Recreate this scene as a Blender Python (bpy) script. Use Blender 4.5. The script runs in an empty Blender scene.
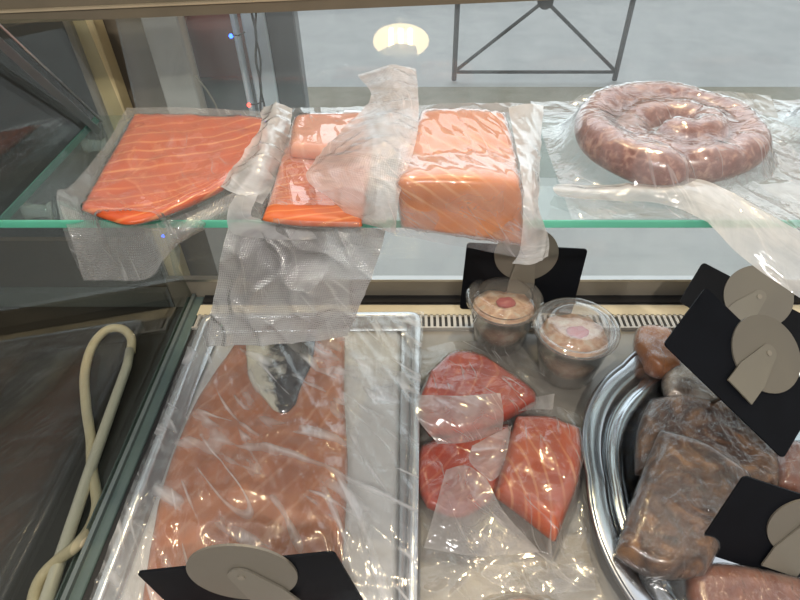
import bpy, bmesh, math, random
from math import sin, cos, tan, pi, radians, sqrt, exp, atan2
from mathutils import Vector, Matrix, noise
from mathutils.bvhtree import BVHTree
random.seed(7)
V = Vector
sc = bpy.context.scene
col = sc.collection
# ------------------------------------------------------------------ camera
F = 570.0; CX, CY = 415.0, 300.0; PITCH = radians(42.37); H = 0.50
cam_d = bpy.data.cameras.new('camera'); cam = bpy.data.objects.new('camera', cam_d); col.objects.link(cam)
cam.location = (0, 0, H); cam.rotation_euler = (pi/2 - PITCH, 0, 0)
cam_d.sensor_width = 36; cam_d.lens = 36*F/800; cam_d.shift_x = -(CX-400)/800
cam_d.clip_start = 0.01; cam_d.clip_end = 100
sc.camera = cam
# ------------------------------------------------------------------ world: daylight from the street side, dim shop behind
w = bpy.data.worlds.new('world'); sc.world = w; w.use_nodes = True
nt = w.node_tree; nt.nodes.clear()
tc = nt.nodes.new('ShaderNodeTexCoord'); sp = nt.nodes.new('ShaderNodeSeparateXYZ'); nt.links.new(tc.outputs['Generated'], sp.inputs[0])
mr = nt.nodes.new('ShaderNodeMapRange'); mr.interpolation_type = 'SMOOTHSTEP'
mr.inputs['From Min'].default_value = -0.05; mr.inputs['From Max'].default_value = 0.9
nt.links.new(sp.outputs['Y'], mr.inputs['Value'])
cr = nt.nodes.new('ShaderNodeMix'); cr.data_type = 'RGBA'
cr.inputs[6].default_value = (0.20, 0.185, 0.17, 1); cr.inputs[7].default_value = (1.08, 1.14, 1.2, 1)
nt.links.new(mr.outputs[0], cr.inputs[0])
bg = nt.nodes.new('ShaderNodeBackground'); bg.inputs['Strength'].default_value = 2.0
ow = nt.nodes.new('ShaderNodeOutputWorld'); nt.links.new(cr.outputs[2], bg.inputs[0]); nt.links.new(bg.outputs[0], ow.inputs[0])
def area(name, loc, target, size, power, color, sy=None):
    d = bpy.data.lights.new(name, 'AREA'); d.energy = power; d.color = color; d.size = size
    if sy: d.shape = 'RECTANGLE'; d.size_y = sy
    o = bpy.data.objects.new(name, d); col.objects.link(o); o.location = loc
    o.rotation_euler = (V(target)-V(loc)).to_track_quat('-Z', 'Y').to_euler(); return o
area('ceiling_spot_light', (0.25, -0.75, 1.35), (0.1, 0.4, 0.1), 0.04, 11, (1.0, 0.92, 0.8))
area('ceiling_tube_light', (-0.35, -0.7, 1.4), (0, 0.4, 0.1), 0.5, 8, (0.98, 0.97, 0.95), 0.035)
area('window_spot_light', (0.30, 1.0, 1.6), (0.1, 0.35, 0), 0.03, 8, (1.0, 0.74, 0.40))
area('window_spot_light', (-0.15, 0.9, 1.7), (0.0, 0.35, 0), 0.03, 6, (1.0, 0.78, 0.46))
vs = sc.view_settings; vs.view_transform = 'Standard'; vs.look = 'None'; vs.gamma = 1; vs.use_curve_mapping = False; vs.exposure = 0.0
try:
    sc.cycles.transparent_max_bounces = 24; sc.cycles.caustics_reflective = False; sc.cycles.caustics_refractive = False
except Exception: pass
# ------------------------------------------------------------------ helpers
FW = V((0, cos(PITCH), -sin(PITCH))); UP = V((0, sin(PITCH), cos(PITCH))); CO = V((0, 0, H))
def ray(px, py): return FW + V(((px-CX)/F, 0, 0)) + UP*((CY-py)/F)
def W(px, py, z=0.0):
    d = ray(px, py); return CO + d*((z-H)/d.z)
def WY(px, py, y):
    d = ray(px, py); return CO + d*(y/d.y)
def WX(px, py, x):
    d = ray(px, py); return CO + d*(x/d.x)
def props(o, label=None, cat=None, group=None, kind=None):
    if label: o['label'] = label
    if cat: o['category'] = cat
    if group: o['group'] = group
    if kind: o['kind'] = kind
    return o
def thing(name, label, cat, loc, group=None):
    o = bpy.data.objects.new(name, None); col.objects.link(o); o.location = loc; o.empty_display_size = 0.02
    return props(o, label, cat, group)
def wloc(o):
    p = V((0, 0, 0))
    while o: p += V(o.location); o = o.parent
    return p
def link(name, bm, mat, parent=None, smooth=True, label=None, loc=None):
    me = bpy.data.meshes.new(name)
    off = wloc(parent) if parent else V(loc or (0, 0, 0))
    bmesh.ops.translate(bm, verts=bm.verts, vec=-off)
    bm.normal_update(); bm.to_mesh(me); bm.free()
    for p in me.polygons: p.use_smooth = smooth
    mats = mat if isinstance(mat, (list, tuple)) else [mat]
    for m in mats: me.materials.append(m)
    o = bpy.data.objects.new(name, me); col.objects.link(o)
    if parent: o.parent = parent
    else: o.location = off
    if label: o['label'] = label
    return o
def copy_tree(o, parent=None):
    c = o.copy(); col.objects.link(c)
    if parent: c.parent = parent
    for ch in list(o.children): copy_tree(ch, c)
    return c
def box(bm, a, b, rot=None, pivot=None):
    a, b = V(a), V(b)
    vs_ = [bm.verts.new(V(((a.x, b.x)[i & 1], (a.y, b.y)[(i >> 1) & 1], (a.z, b.z)[(i >> 2) & 1]))) for i in range(8)]
    for f in ((0,2,3,1),(4,5,7,6),(0,1,5,4),(2,6,7,3),(0,4,6,2),(1,3,7,5)): bm.faces.new([vs_[i] for i in f])
    if rot is not None: bmesh.ops.rotate(bm, verts=vs_, cent=pivot or (a+b)/2, matrix=rot)
    return vs_
def bevel(bm, w_, seg=2):
    bmesh.ops.bevel(bm, geom=[e for e in bm.edges], offset=w_, segments=seg, affect='EDGES', clamp_overlap=True)
def crpt(p0, p1, p2, p3, t):
    return 0.5*((2*p1)+(p2-p0)*t+(2*p0-5*p1+4*p2-p3)*t*t+(3*p1-p0-3*p2+p3)*t*t*t)
def crline(P, t):
    n = len(P)-1; x = min(max(t, 0), 1)*n; i = min(int(x), n-1); f = x-i
    a = P[i-1] if i > 0 else 2*P[0]-P[1]; d = P[i+2] if i+2 <= n else 2*P[n]-P[n-1]
    return crpt(a, P[i], P[i+1], d, f)
def patch(ctrl, u, v): return crline([crline(r, u) for r in ctrl], v)
def sweep(bm, pts, rad, seg=12, cap=True):
    n = len(pts); rings = []; up = V((0, 0, 1)); prev = None
    for i, p in enumerate(pts):
        t = (pts[min(i+1, n-1)]-pts[max(i-1, 0)]).normalized()
        if prev is None:
            s = t.cross(up); s = s if s.length > 1e-4 else t.cross(V((1, 0, 0))); s.normalize()
        else:
            s = (prev - t*prev.dot(t)).normalized()
        prev = s; q = s.cross(t); r = rad(i/(n-1)) if callable(rad) else rad
        rings.append([bm.verts.new(p+(s*cos(2*pi*k/seg)+q*sin(2*pi*k/seg))*r) for k in range(seg)])
    for a, b in zip(rings, rings[1:]):
        for k in range(seg): bm.faces.new([a[k], a[(k+1) % seg], b[(k+1) % seg], b[k]])
    if cap: bm.faces.new(rings[0][::-1]); bm.faces.new(rings[-1])
def lathe(bm, prof, c, seg=48, cap0=False, cap1=False):
    rings = []
    for r, z in prof: rings.append([bm.verts.new(V((c[0]+r*cos(2*pi*k/seg), c[1]+r*sin(2*pi*k/seg), c[2]+z))) for k in range(seg)])
    for a, b in zip(rings, rings[1:]):
        for k in range(seg): bm.faces.new([a[k], a[(k+1) % seg], b[(k+1) % seg], b[k]])
    if cap0: bm.faces.new(rings[0][::-1])
    if cap1: bm.faces.new(rings[-1])
def setuv(bm, dic):
    uv = bm.loops.layers.uv.verify()
    for f in bm.faces:
        for l in f.loops:
            if l.vert in dic: l[uv].uv = dic[l.vert]
def slab(ctrl, th, r_edge=0.012, n=44, amp=0.0008, nscale=60, rnd=0.35, seed=0.0, bump=None):
    """closed pillow of flesh: ctrl is the grid of its top surface"""
    bm = bmesh.new(); top = []; bot = []; uvd = {}
    du = (patch(ctrl, 1, .5)-patch(ctrl, 0, .5)).length; dv = (patch(ctrl, .5, 1)-patch(ctrl, .5, 0)).length
    for j in range(n+1):
        rt = []; rb = []
        for i in range(n+1):
            a = -cos(pi*i/n); b = -cos(pi*j/n)
            a = a*0.45+(2*i/n-1)*0.55; b = b*0.45+(2*j/n-1)*0.55
            x = a*sqrt(1-rnd*b*b/2); y = b*sqrt(1-rnd*a*a/2)
            u = (x+1)/2; v = (y+1)/2
            p = patch(ctrl, u, v); e = 1e-3
            tu = patch(ctrl, min(u+e, 1), v)-patch(ctrl, max(u-e, 0), v); tv = patch(ctrl, u, min(v+e, 1))-patch(ctrl, u, max(v-e, 0))
            nn = tv.cross(tu).normalized()
            if nn.dot(CO-p) < 0: nn = -nn
            d = min((1-abs(a))*du/2, (1-abs(b))*dv/2); q = min(d/r_edge, 1); pr = sqrt(max(0, 1-(1-q)**2))
            w_ = amp*noise.noise(p*nscale+V((seed, 0, 0)))*pr
            if bump: w_ += bump(u, v)*pr
            vt = bm.verts.new(p-nn*th/2+nn*(th/2*pr+w_)); rt.append(vt); uvd[vt] = (u*du, v*dv)
            if i in (0, n) or j in (0, n): rb.append(vt)
            else:
                vb = bm.verts.new(p-nn*th/2-nn*th/2*pr); rb.append(vb); uvd[vb] = (u*du, v*dv)
        top.append(rt); bot.append(rb)
    for j in range(n):
        for i in range(n):
            bm.faces.new([top[j][i], top[j+1][i], top[j+1][i+1], top[j][i+1]])
            bm.faces.new([bot[j][i], bot[j][i+1], bot[j+1][i+1], bot[j+1][i]])
    bmesh.ops.recalc_face_normals(bm, faces=bm.faces); setuv(bm, uvd)
    return bm
def bvh(bms):
    vs_ = []; fs = []
    for b in bms:
        b.verts.index_update(); o = len(vs_); vs_ += [v.co.copy() for v in b.verts]; fs += [[v.index+o for v in f.verts] for f in b.faces]
    return BVHTree.FromPolygons(vs_, fs)
def ridge(p, ang, sx=110, sy=14, seed=0):
    x = p.x*cos(ang)+p.y*sin(ang); y = -p.x*sin(ang)+p.y*cos(ang)
    n_ = noise.noise(V((x*sx, y*sy+p.z*sy, seed))); return (1-abs(n_)*2)**3 if abs(n_) < .5 else 0
def sheet(bm, ctrl, nu=70, nv=70, tree=None, eps=0.0012, amp=0.0015, ang=0.6, sx=110, sy=14, seed=0, smooth=6, sag=1.0, rag=0.0):
    """thin plastic film; draped over what lies below it when a tree is given"""
    P = []; 
    for j in range(nv+1):
        r = []
        for i in range(nu+1):
            u, v = i/nu, j/nv
            if rag: 
                u2 = u; v2 = v
            r.append(patch(ctrl, u, v))
        P.append(r)
    if tree:
        Hh = [[P[j][i].z for i in range(nu+1)] for j in range(nv+1)]; base = [r[:] for r in Hh]; hit = [[None]*(nu+1) for _ in range(nv+1)]
        for j in range(nv+1):
            for i in range(nu+1):
                p = P[j][i]; h = tree.ray_cast(V((p.x, p.y, p.z+0.15)), V((0, 0, -1)), 0.3)
                if h[0] is not None and h[0].z+eps > p.z: hit[j][i] = h[0].z+eps; Hh[j][i] = hit[j][i]
        for k in range(smooth):
            N_ = [r[:] for r in Hh]
            for j in range(1, nv):
                for i in range(1, nu):
                    m = (Hh[j-1][i]+Hh[j+1][i]+Hh[j][i-1]+Hh[j][i+1])/4
                    m = base[j][i]+(m-base[j][i])*sag
                    lo = hit[j][i] if hit[j][i] is not None else base[j][i]
                    N_[j][i] = max(lo, m)
            Hh = N_
        for j in range(nv+1):
            for i in range(nu+1): P[j][i] = V((P[j][i].x, P[j][i].y, Hh[j][i]))
    G = []; uvd = {}
    du = (patch(ctrl, 1, .5)-patch(ctrl, 0, .5)).length; dv = (patch(ctrl, .5, 1)-patch(ctrl, .5, 0)).length
    for j in range(nv+1):
        r = []
        for i in range(nu+1):
            p = P[j][i]
            a = P[j][min(i+1, nu)]-P[j][max(i-1, 0)]; b = P[min(j+1, nv)][i]-P[max(j-1, 0)][i]
            nn = b.cross(a)
            nn = nn.normalized() if nn.length > 1e-12 else V((0, 0, 1))
            if nn.dot(CO-p) < 0: nn = -nn
            k = amp*(.7*ridge(p, ang, sx*.5, sy*.8, seed)+0.4*ridge(p, ang+1.1, sx*.35, sy*1.2, seed+5)+0.6*noise.noise(p*28+V((seed, 1, 2)))+.25)
            q = p+nn*max(k, 0.0)
            vv = bm.verts.new(q); uvd[vv] = (i/nu*du, j/nv*dv); r.append(vv)
        G.append(r)
    for j in range(nv):
        for i in range(nu): bm.faces.new([G[j][i], G[j+1][i], G[j+1][i+1], G[j][i+1]])
    setuv(bm, uvd)
    return G
# ------------------------------------------------------------------ materials
def mat(name):
    m = bpy.data.materials.new(name); m.use_nodes = True; m.node_tree.nodes.clear()
    o = m.node_tree.nodes.new('ShaderNodeOutputMaterial'); return m, m.node_tree, o
def N(t, kind, **kw):
    n = t.nodes.new(kind)
    for k, v in kw.items():
        if k.startswith('_'): setattr(n, k[1:], v)
        else: n.inputs[k.replace('__', ' ')].default_value = v
    return n
def pbr(name, colr, rough=0.5, metal=0.0, coat=0.0, nscale=30, namp=0.15, bump=0.0, bscale=200, trans=0.0, sss=0.0, emis=None, spec=0.5):
    m, t, o = mat(name)
    b = N(t, 'ShaderNodeBsdfPrincipled', Roughness=rough, Metallic=metal); b.inputs['Coat Weight'].default_value = coat; b.inputs['Coat Roughness'].default_value = .12
    b.inputs['Specular IOR Level'].default_value = spec
    co = N(t, 'ShaderNodeTexCoord'); nz = N(t, 'ShaderNodeTexNoise', Scale=nscale, Detail=4.0)
    t.links.new(co.outputs['Object'], nz.inputs['Vector'])
    mx = N(t, 'ShaderNodeMix', _data_type='RGBA'); c = list(colr)
    mx.inputs[6].default_value = [x*(1-namp) for x in c]+[1]; mx.inputs[7].default_value = [min(1, x*(1+namp)) for x in c]+[1]
    t.links.new(nz.outputs['Fac'], mx.inputs[0]); t.links.new(mx.outputs[2], b.inputs['Base Color'])
    if bump:
        n2 = N(t, 'ShaderNodeTexNoise', Scale=bscale, Detail=3.0); t.links.new(co.outputs['Object'], n2.inputs['Vector'])
        bp = N(t, 'ShaderNodeBump', Strength=bump, Distance=0.002); t.links.new(n2.outputs['Fac'], bp.inputs['Height']); t.links.new(bp.outputs[0], b.inputs['Normal'])
    if emis: b.inputs['Emission Color'].default_value = list(emis[:3])+[1]; b.inputs['Emission Strength'].default_value = emis[3]
    t.links.new(b.outputs[0], o.inputs[0]); return m
def fresnel(t, nrm=None):
    g = N(t, 'ShaderNodeNewGeometry'); mx = N(t, 'ShaderNodeMapRange'); mx.inputs['To Min'].default_value = 1.5; mx.inputs['To Max'].default_value = 1/1.5
    t.links.new(g.outputs['Backfacing'], mx.inputs['Value']); fr = N(t, 'ShaderNodeFresnel'); t.links.new(mx.outputs[0], fr.inputs['IOR'])
    if nrm: t.links.new(nrm, fr.inputs['Normal'])
    return fr
def glass(name, tint, haze=0.02, refl=1.0, hazecol=(.8, .85, .88), streak=False):
    m, t, o = mat(name)
    tr = N(t, 'ShaderNodeBsdfTransparent', Color=list(tint)+[1]); df = N(t, 'ShaderNodeBsdfDiffuse', Color=list(hazecol)+[1]); tl = N(t, 'ShaderNodeBsdfTranslucent', Color=list(hazecol)+[1])
    ad = N(t, 'ShaderNodeMixShader', Fac=0.5); t.links.new(df.outputs[0], ad.inputs[1]); t.links.new(tl.outputs[0], ad.inputs[2])
    mh = N(t, 'ShaderNodeMixShader', Fac=haze); t.links.new(tr.outputs[0], mh.inputs[1]); t.links.new(ad.outputs[0], mh.inputs[2])
    if streak:
        co = N(t, 'ShaderNodeTexCoord'); mp = N(t, 'ShaderNodeMapping'); mp.inputs['Scale'].default_value = (14, 3, 3); nz = N(t, 'ShaderNodeTexNoise', Scale=1.0, Detail=6.0)
        t.links.new(co.outputs['Object'], mp.inputs[0]); t.links.new(mp.outputs[0], nz.inputs['Vector'])
        r = N(t, 'ShaderNodeMapRange'); r.inputs['From Min'].default_value = .35; r.inputs['From Max'].default_value = .75; r.inputs['To Min'].default_value = haze*.4; r.inputs['To Max'].default_value = haze*2.0
        t.links.new(nz.outputs['Fac'], r.inputs['Value']); t.links.new(r.outputs[0], mh.inputs[0])
    gl = N(t, 'ShaderNodeBsdfGlossy', Roughness=0.015); fr = fresnel(t)
    ml = N(t, 'ShaderNodeMath', _operation='MULTIPLY'); ml.inputs[1].default_value = refl; ml.use_clamp = True
    t.links.new(fr.outputs[0], ml.inputs[0])
    mg = N(t, 'ShaderNodeMixShader'); t.links.new(ml.outputs[0], mg.inputs[0]); t.links.new(mh.outputs[0], mg.inputs[1]); t.links.new(gl.outputs[0], mg.inputs[2])
    t.links.new(mg.outputs[0], o.inputs[0]); return m
def film(name, haze=0.15, hazecol=(.86, .86, .88), bump=0.6, bscale=90, dots=False, rough=0.1, hv=0.12, refl=1.6, stretch=(1, 1, 1), crease_glint=.35, cang=.5, cscale=1.0, cw=.018):
    m, t, o = mat(name)
    co = N(t, 'ShaderNodeTexCoord'); mp = N(t, 'ShaderNodeMapping'); mp.inputs['Scale'].default_value = stretch
    t.links.new(co.outputs['UV'], mp.inputs[0])
    nz = N(t, 'ShaderNodeTexNoise', Scale=bscale, Detail=3.0, Distortion=0.8); t.links.new(mp.outputs[0], nz.inputs['Vector'])
    h = nz.outputs['Fac']
    nb = N(t, 'ShaderNodeTexNoise', Scale=bscale*.3, Detail=2.0, Distortion=1.5); t.links.new(mp.outputs[0], nb.inputs['Vector'])
    sm = N(t, 'ShaderNodeMath', _operation='MULTIPLY_ADD'); sm.inputs[1].default_value = 2.2; t.links.new(nb.outputs['Fac'], sm.inputs[0]); t.links.new(h, sm.inputs[2]); h = sm.outputs[0]
    dd = None
    if dots:
        vo = N(t, 'ShaderNodeTexVoronoi', Scale=560.0, Randomness=0.12); t.links.new(co.outputs['UV'], vo.inputs['Vector'])
        ma = N(t, 'ShaderNodeMath', _operation='MULTIPLY_ADD'); ma.inputs[1].default_value = -0.3; t.links.new(vo.outputs['Distance'], ma.inputs[0]); t.links.new(h, ma.inputs[2]); h = ma.outputs[0]; dd = vo
    bp = N(t, 'ShaderNodeBump', Strength=bump, Distance=0.0025); t.links.new(h, bp.inputs['Height'])
    tr = N(t, 'ShaderNodeBsdfTransparent', Color=(.97, .97, .97, 1))
    df = N(t, 'ShaderNodeBsdfDiffuse', Color=list(hazecol)+[1]); tl = N(t, 'ShaderNodeBsdfTranslucent', Color=list(hazecol)+[1])
    for x in (df, tl): t.links.new(bp.outputs[0], x.inputs['Normal'])
    ad = N(t, 'ShaderNodeMixShader', Fac=0.5); t.links.new(df.outputs[0], ad.inputs[1]); t.links.new(tl.outputs[0], ad.inputs[2])
    lw = N(t, 'ShaderNodeLayerWeight', Blend=0.35); t.links.new(bp.outputs[0], lw.inputs['Normal'])
    n3 = N(t, 'ShaderNodeTexNoise', Scale=28.0, Detail=4.0, Distortion=1.2); t.links.new(co.outputs['UV'], n3.inputs['Vector'])
    r = N(t, 'ShaderNodeMapRange'); r.inputs['From Min'].default_value = .35; r.inputs['From Max'].default_value = .7; r.inputs['To Min'].default_value = max(0, haze-hv); r.inputs['To Max'].default_value = haze+hv
    t.links.new(n3.outputs['Fac'], r.inputs['Value'])
    a2 = N(t, 'ShaderNodeMath', _operation='MULTIPLY_ADD'); a2.inputs[1].default_value = 0.35; a2.use_clamp = True
    t.links.new(lw.outputs['Facing'], a2.inputs[0]); t.links.new(r.outputs[0], a2.inputs[2])
    fac = a2.outputs[0]
    for q_, (an_, sc_) in enumerate(((cang, 1.0), (cang+.45, .7))):  # white streaks painted into the haze for glints along the creases
        mc = N(t, 'ShaderNodeMapping'); mc.inputs['Rotation'].default_value = (0, 0, an_); mc2 = N(t, 'ShaderNodeMapping'); mc2.inputs['Scale'].default_value = (55*cscale*sc_, 7*cscale*sc_, 1)
        t.links.new(co.outputs['UV'], mc.inputs[0]); t.links.new(mc.outputs[0], mc2.inputs[0])
        nc = N(t, 'ShaderNodeTexNoise', Scale=1.0, Detail=1.5, Distortion=.4); t.links.new(mc2.outputs[0], nc.inputs['Vector'])
        s1 = N(t, 'ShaderNodeMath', _operation='SUBTRACT'); s1.inputs[1].default_value = .5; t.links.new(nc.outputs['Fac'], s1.inputs[0])
        s2 = N(t, 'ShaderNodeMath', _operation='ABSOLUTE'); t.links.new(s1.outputs[0], s2.inputs[0])
        s3 = N(t, 'ShaderNodeMapRange'); s3.inputs['From Min'].default_value = cw; s3.inputs['From Max'].default_value = 0; s3.inputs['To Min'].default_value = 0; s3.inputs['To Max'].default_value = crease_glint; t.links.new(s2.outputs[0], s3.inputs['Value'])
        nm = N(t, 'ShaderNodeTexNoise', Scale=17.0+q_*5); t.links.new(co.outputs['UV'], nm.inputs['Vector'])
        s4 = N(t, 'ShaderNodeMapRange'); s4.inputs['From Min'].default_value = .46; s4.inputs['From Max'].default_value = .62; t.links.new(nm.outputs['Fac'], s4.inputs['Value'])
        s5 = N(t, 'ShaderNodeMath', _operation='MULTIPLY_ADD'); s5.use_clamp = True; t.links.new(s3.outputs[0], s5.inputs[0]); t.links.new(s4.outputs[0], s5.inputs[1]); t.links.new(fac, s5.inputs[2]); fac = s5.outputs[0]
    if dd:
        a3 = N(t, 'ShaderNodeMath', _operation='MULTIPLY_ADD'); a3.inputs[1].default_value = -0.22; a3.use_clamp = True
        t.links.new(dd.outputs['Distance'], a3.inputs[0]); a3b = N(t, 'ShaderNodeMath', _operation='ADD'); a3b.inputs[1].default_value = .07
        t.links.new(fac, a3b.inputs[0]); t.links.new(a3b.outputs[0], a3.inputs[2]); fac = a3.outputs[0]
    mh = N(t, 'ShaderNodeMixShader'); t.links.new(fac, mh.inputs[0]); t.links.new(tr.outputs[0], mh.inputs[1]); t.links.new(ad.outputs[0], mh.inputs[2])
    gl = N(t, 'ShaderNodeBsdfGlossy', Roughness=rough); t.links.new(bp.outputs[0], gl.inputs['Normal'])
    fr = fresnel(t, bp.outputs[0])
    ml = N(t, 'ShaderNodeMath', _operation='MULTIPLY'); ml.inputs[1].default_value = refl; ml.use_clamp = True; t.links.new(fr.outputs[0], ml.inputs[0])
    mg = N(t, 'ShaderNodeMixShader'); t.links.new(ml.outputs[0], mg.inputs[0]); t.links.new(mh.outputs[0], mg.inputs[1]); t.links.new(gl.outputs[0], mg.inputs[2])
    t.links.new(mg.outputs[0], o.inputs[0]); return m
def salmon(name, a, b, line, ang=0.5, scale=26, amount=0.55, dist=3.0, coat=0.35, thick=0.82):
    m, t, o = mat(name)
    p = N(t, 'ShaderNodeBsdfPrincipled', Roughness=0.42); p.inputs['Coat Weight'].default_value = coat; p.inputs['Coat Roughness'].default_value = 0.16
    p.inputs['Subsurface Weight'].default_value = 0.12; p.inputs['Subsurface Radius'].default_value = (.012, .004, .002); p.inputs['Subsurface Scale'].default_value = 0.4
    co = N(t, 'ShaderNodeTexCoord'); mp = N(t, 'ShaderNodeMapping'); mp.inputs['Rotation'].default_value = (0, 0, ang)
    t.links.new(co.outputs['UV'], mp.inputs[0])
    wv = N(t, 'ShaderNodeTexWave', _wave_type='BANDS', _bands_direction='X', Scale=scale, Distortion=dist, Detail=1.5); wv.inputs['Detail Scale'].default_value = 0.7
    t.links.new(mp.outputs[0], wv.inputs['Vector'])
    r = N(t, 'ShaderNodeMapRange'); r.interpolation_type = 'SMOOTHSTEP'; r.inputs['From Min'].default_value = thick; r.inputs['From Max'].default_value = 1.0; r.inputs['To Max'].default_value = amount
    t.links.new(wv.outputs['Fac'], r.inputs['Value'])
    nz = N(t, 'ShaderNodeTexNoise', Scale=22.0, Detail=5.0); t.links.new(co.outputs['UV'], nz.inputs['Vector'])
    r2 = N(t, 'ShaderNodeMapRange'); r2.inputs['From Min'].default_value = .3; r2.inputs['From Max'].default_value = .7; t.links.new(nz.outputs['Fac'], r2.inputs['Value'])
    mx = N(t, 'ShaderNodeMix', _data_type='RGBA'); mx.inputs[6].default_value = list(a)+[1]; mx.inputs[7].default_value = list(b)+[1]; t.links.new(r2.outputs[0], mx.inputs[0])
    n5 = N(t, 'ShaderNodeTexNoise', Scale=14.0, Detail=2.0); t.links.new(co.outputs['UV'], n5.inputs['Vector'])
    r5 = N(t, 'ShaderNodeMapRange'); r5.inputs['From Min'].default_value = .35; r5.inputs['From Max'].default_value = .62; r5.inputs['To Min'].default_value = .15; t.links.new(n5.outputs['Fac'], r5.inputs['Value'])
    m5 = N(t, 'ShaderNodeMath', _operation='MULTIPLY'); t.links.new(r.outputs[0], m5.inputs[0]); t.links.new(r5.outputs[0], m5.inputs[1])
    m2 = N(t, 'ShaderNodeMix', _data_type='RGBA'); m2.inputs[7].default_value = list(line)+[1]; t.links.new(m5.outputs[0], m2.inputs[0]); t.links.new(mx.outputs[2], m2.inputs[6])
    t.links.new(m2.outputs[2], p.inputs['Base Color'])
    bp = N(t, 'ShaderNodeBump', Strength=.25, Distance=0.0015); t.links.new(nz.outputs['Fac'], bp.inputs['Height']); t.links.new(bp.outputs[0], p.inputs['Normal'])
    t.links.new(p.outputs[0], o.inputs[0]); return m
def mottled(name, cols, scale=120, rough=0.4, coat=0.3, bump=0.4, dist=0.5, stretch=(1, 1, 1)):
    m, t, o = mat(name)
    p = N(t, 'ShaderNodeBsdfPrincipled', Roughness=rough); p.inputs['Coat Weight'].default_value = coat; p.inputs['Coat Roughness'].default_value = 0.15
    co = N(t, 'ShaderNodeTexCoord'); mp = N(t, 'ShaderNodeMapping'); mp.inputs['Scale'].default_value = stretch; t.links.new(co.outputs['Object'], mp.inputs[0])
    nz = N(t, 'ShaderNodeTexNoise', Scale=scale, Detail=5.0, Distortion=dist); t.links.new(mp.outputs[0], nz.inputs['Vector'])
    r = N(t, 'ShaderNodeValToRGB'); e = r.color_ramp.elements
    for i, c in enumerate(cols):
        pos = .32+.36*i/(len(cols)-1)
        if i < 2: e[i].position = pos; e[i].color = list(c)+[1]
        else: x = e.new(pos); x.color = list(c)+[1]
    t.links.new(nz.outputs['Fac'], r.inputs[0]); t.links.new(r.outputs[0], p.inputs['Base Color'])
    bp = N(t, 'ShaderNodeBump', Strength=bump, Distance=0.002); t.links.new(nz.outputs['Fac'], bp.inputs['Height']); t.links.new(bp.outputs[0], p.inputs['Normal'])
    t.links.new(p.outputs[0], o.inputs[0]); return m

M_street = mottled('street_asphalt', [(.46, .475, .49), (.54, .55, .56)], scale=5, rough=.9, coat=0, bump=.1)
M_gutter = mottled('gutter_stone', [(.26, .235, .18), (.34, .31, .25)], scale=9, rough=.9, coat=0, bump=.1)
M_iron = pbr('barrier_iron', (.03, .035, .04), .5)
M_steel = pbr('brushed_steel', (.50, .49, .48), .33, 1.0, namp=.2, nscale=14, bump=.15, bscale=60)
M_deck = mottled('deck_steel', [(.15, .14, .125), (.26, .245, .22), (.33, .32, .30)], scale=9, rough=.3, coat=.2, bump=.15)
M_alu = pbr('dull_aluminium', (.27, .245, .205), .5, .1)
M_rail = pbr('tan_rail', (.16, .135, .095), .5, .1)
M_beige = pbr('beige_rail', (.62, .56, .42), .5)
M_black = pbr('matt_black', (.012, .012, .014), .5)
M_board = pbr('black_board', (.004, .005, .008), .6, namp=.3, nscale=40, spec=.15)
M_disc = pbr('grey_beige_plastic', (.17, .155, .13), .45, namp=.04)
M_tongue = pbr('grey_beige_tongue', (.20, .185, .155), .4, namp=.04)
M_glass = glass('front_glass', (.95, .985, .98), .07, 1.1, streak=True)
M_side = glass('side_glass', (.84, .86, .83), .012, 1.0, streak=True)
M_shelf = glass('shelf_glass', (.93, .985, .965), .03, 0.9)
def edge_mat():
    m, t, o = mat('green_glass_edge')
    tl = N(t, 'ShaderNodeBsdfTranslucent', Color=(.36, .60, .54, 1)); gl = N(t, 'ShaderNodeBsdfGlossy', Roughness=.1)
    df = N(t, 'ShaderNodeBsdfDiffuse', Color=(.05, .22, .16, 1)); a = N(t, 'ShaderNodeAddShader'); t.links.new(tl.outputs[0], a.inputs[0]); t.links.new(df.outputs[0], a.inputs[1])
    mx = N(t, 'ShaderNodeMixShader', Fac=.06); t.links.new(a.outputs[0], mx.inputs[1]); t.links.new(gl.outputs[0], mx.inputs[2])
    t.links.new(mx.outputs[0], o.inputs[0]); return m
M_edge = edge_mat()
M_dark = mottled('dark_panel', [(.012, .016, .018), (.03, .032, .034)], scale=8, rough=.5, coat=0, bump=.1)
M_taupe = pbr('taupe_panel', (.17, .14, .10), .6)
M_maroon = pbr('maroon_panel', (.17, .06, .055), .6)
M_frame = pbr('cream_frame', (.66, .55, .31), .55)
M_pale = pbr('pale_grey_post', (.45, .43, .40), .6)
M_white = pbr('white_post', (.62, .70, .78), .6)
M_dgrey = pbr('dark_grey_post', (.12, .13, .14), .6)
M_brown = pbr('dark_brown_cover', (.02, .016, .011), .35, namp=.5, nscale=12, bump=.5, bscale=25)
M_cream = pbr('cream_hose', (.70, .60, .42), .4, namp=.08)
M_rod = pbr('cream_rod', (.75, .70, .60), .3, namp=.05)
M_salA = salmon('salmon_deep', (0.489, 0.065, 0.009), (0.559, 0.095, 0.014), (.86, .38, .14), ang=2.0, scale=22, dist=1.6, amount=.7)
M_salB = salmon('salmon_fold', (0.524, 0.096, 0.019), (0.577, 0.138, 0.032), (.86, .42, .18), ang=1.9, scale=28, dist=1.6, amount=.6)
M_salC = salmon('salmon_block', (.56, .165, .035), (.64, .225, .06), (.84, .50, .24), ang=.9, scale=30, dist=3.0, amount=.65)
M_salP = salmon('salmon_pink_side', (.66, .25, .15), (.74, .34, .22), (.85, .55, .42), ang=.3, scale=20, amount=.3)
M_salD = salmon('salmon_big', (.35, .115, .05), (.43, .165, .075), (.56, .30, .19), ang=2.5, scale=16, amount=.45, dist=2.5)
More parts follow.
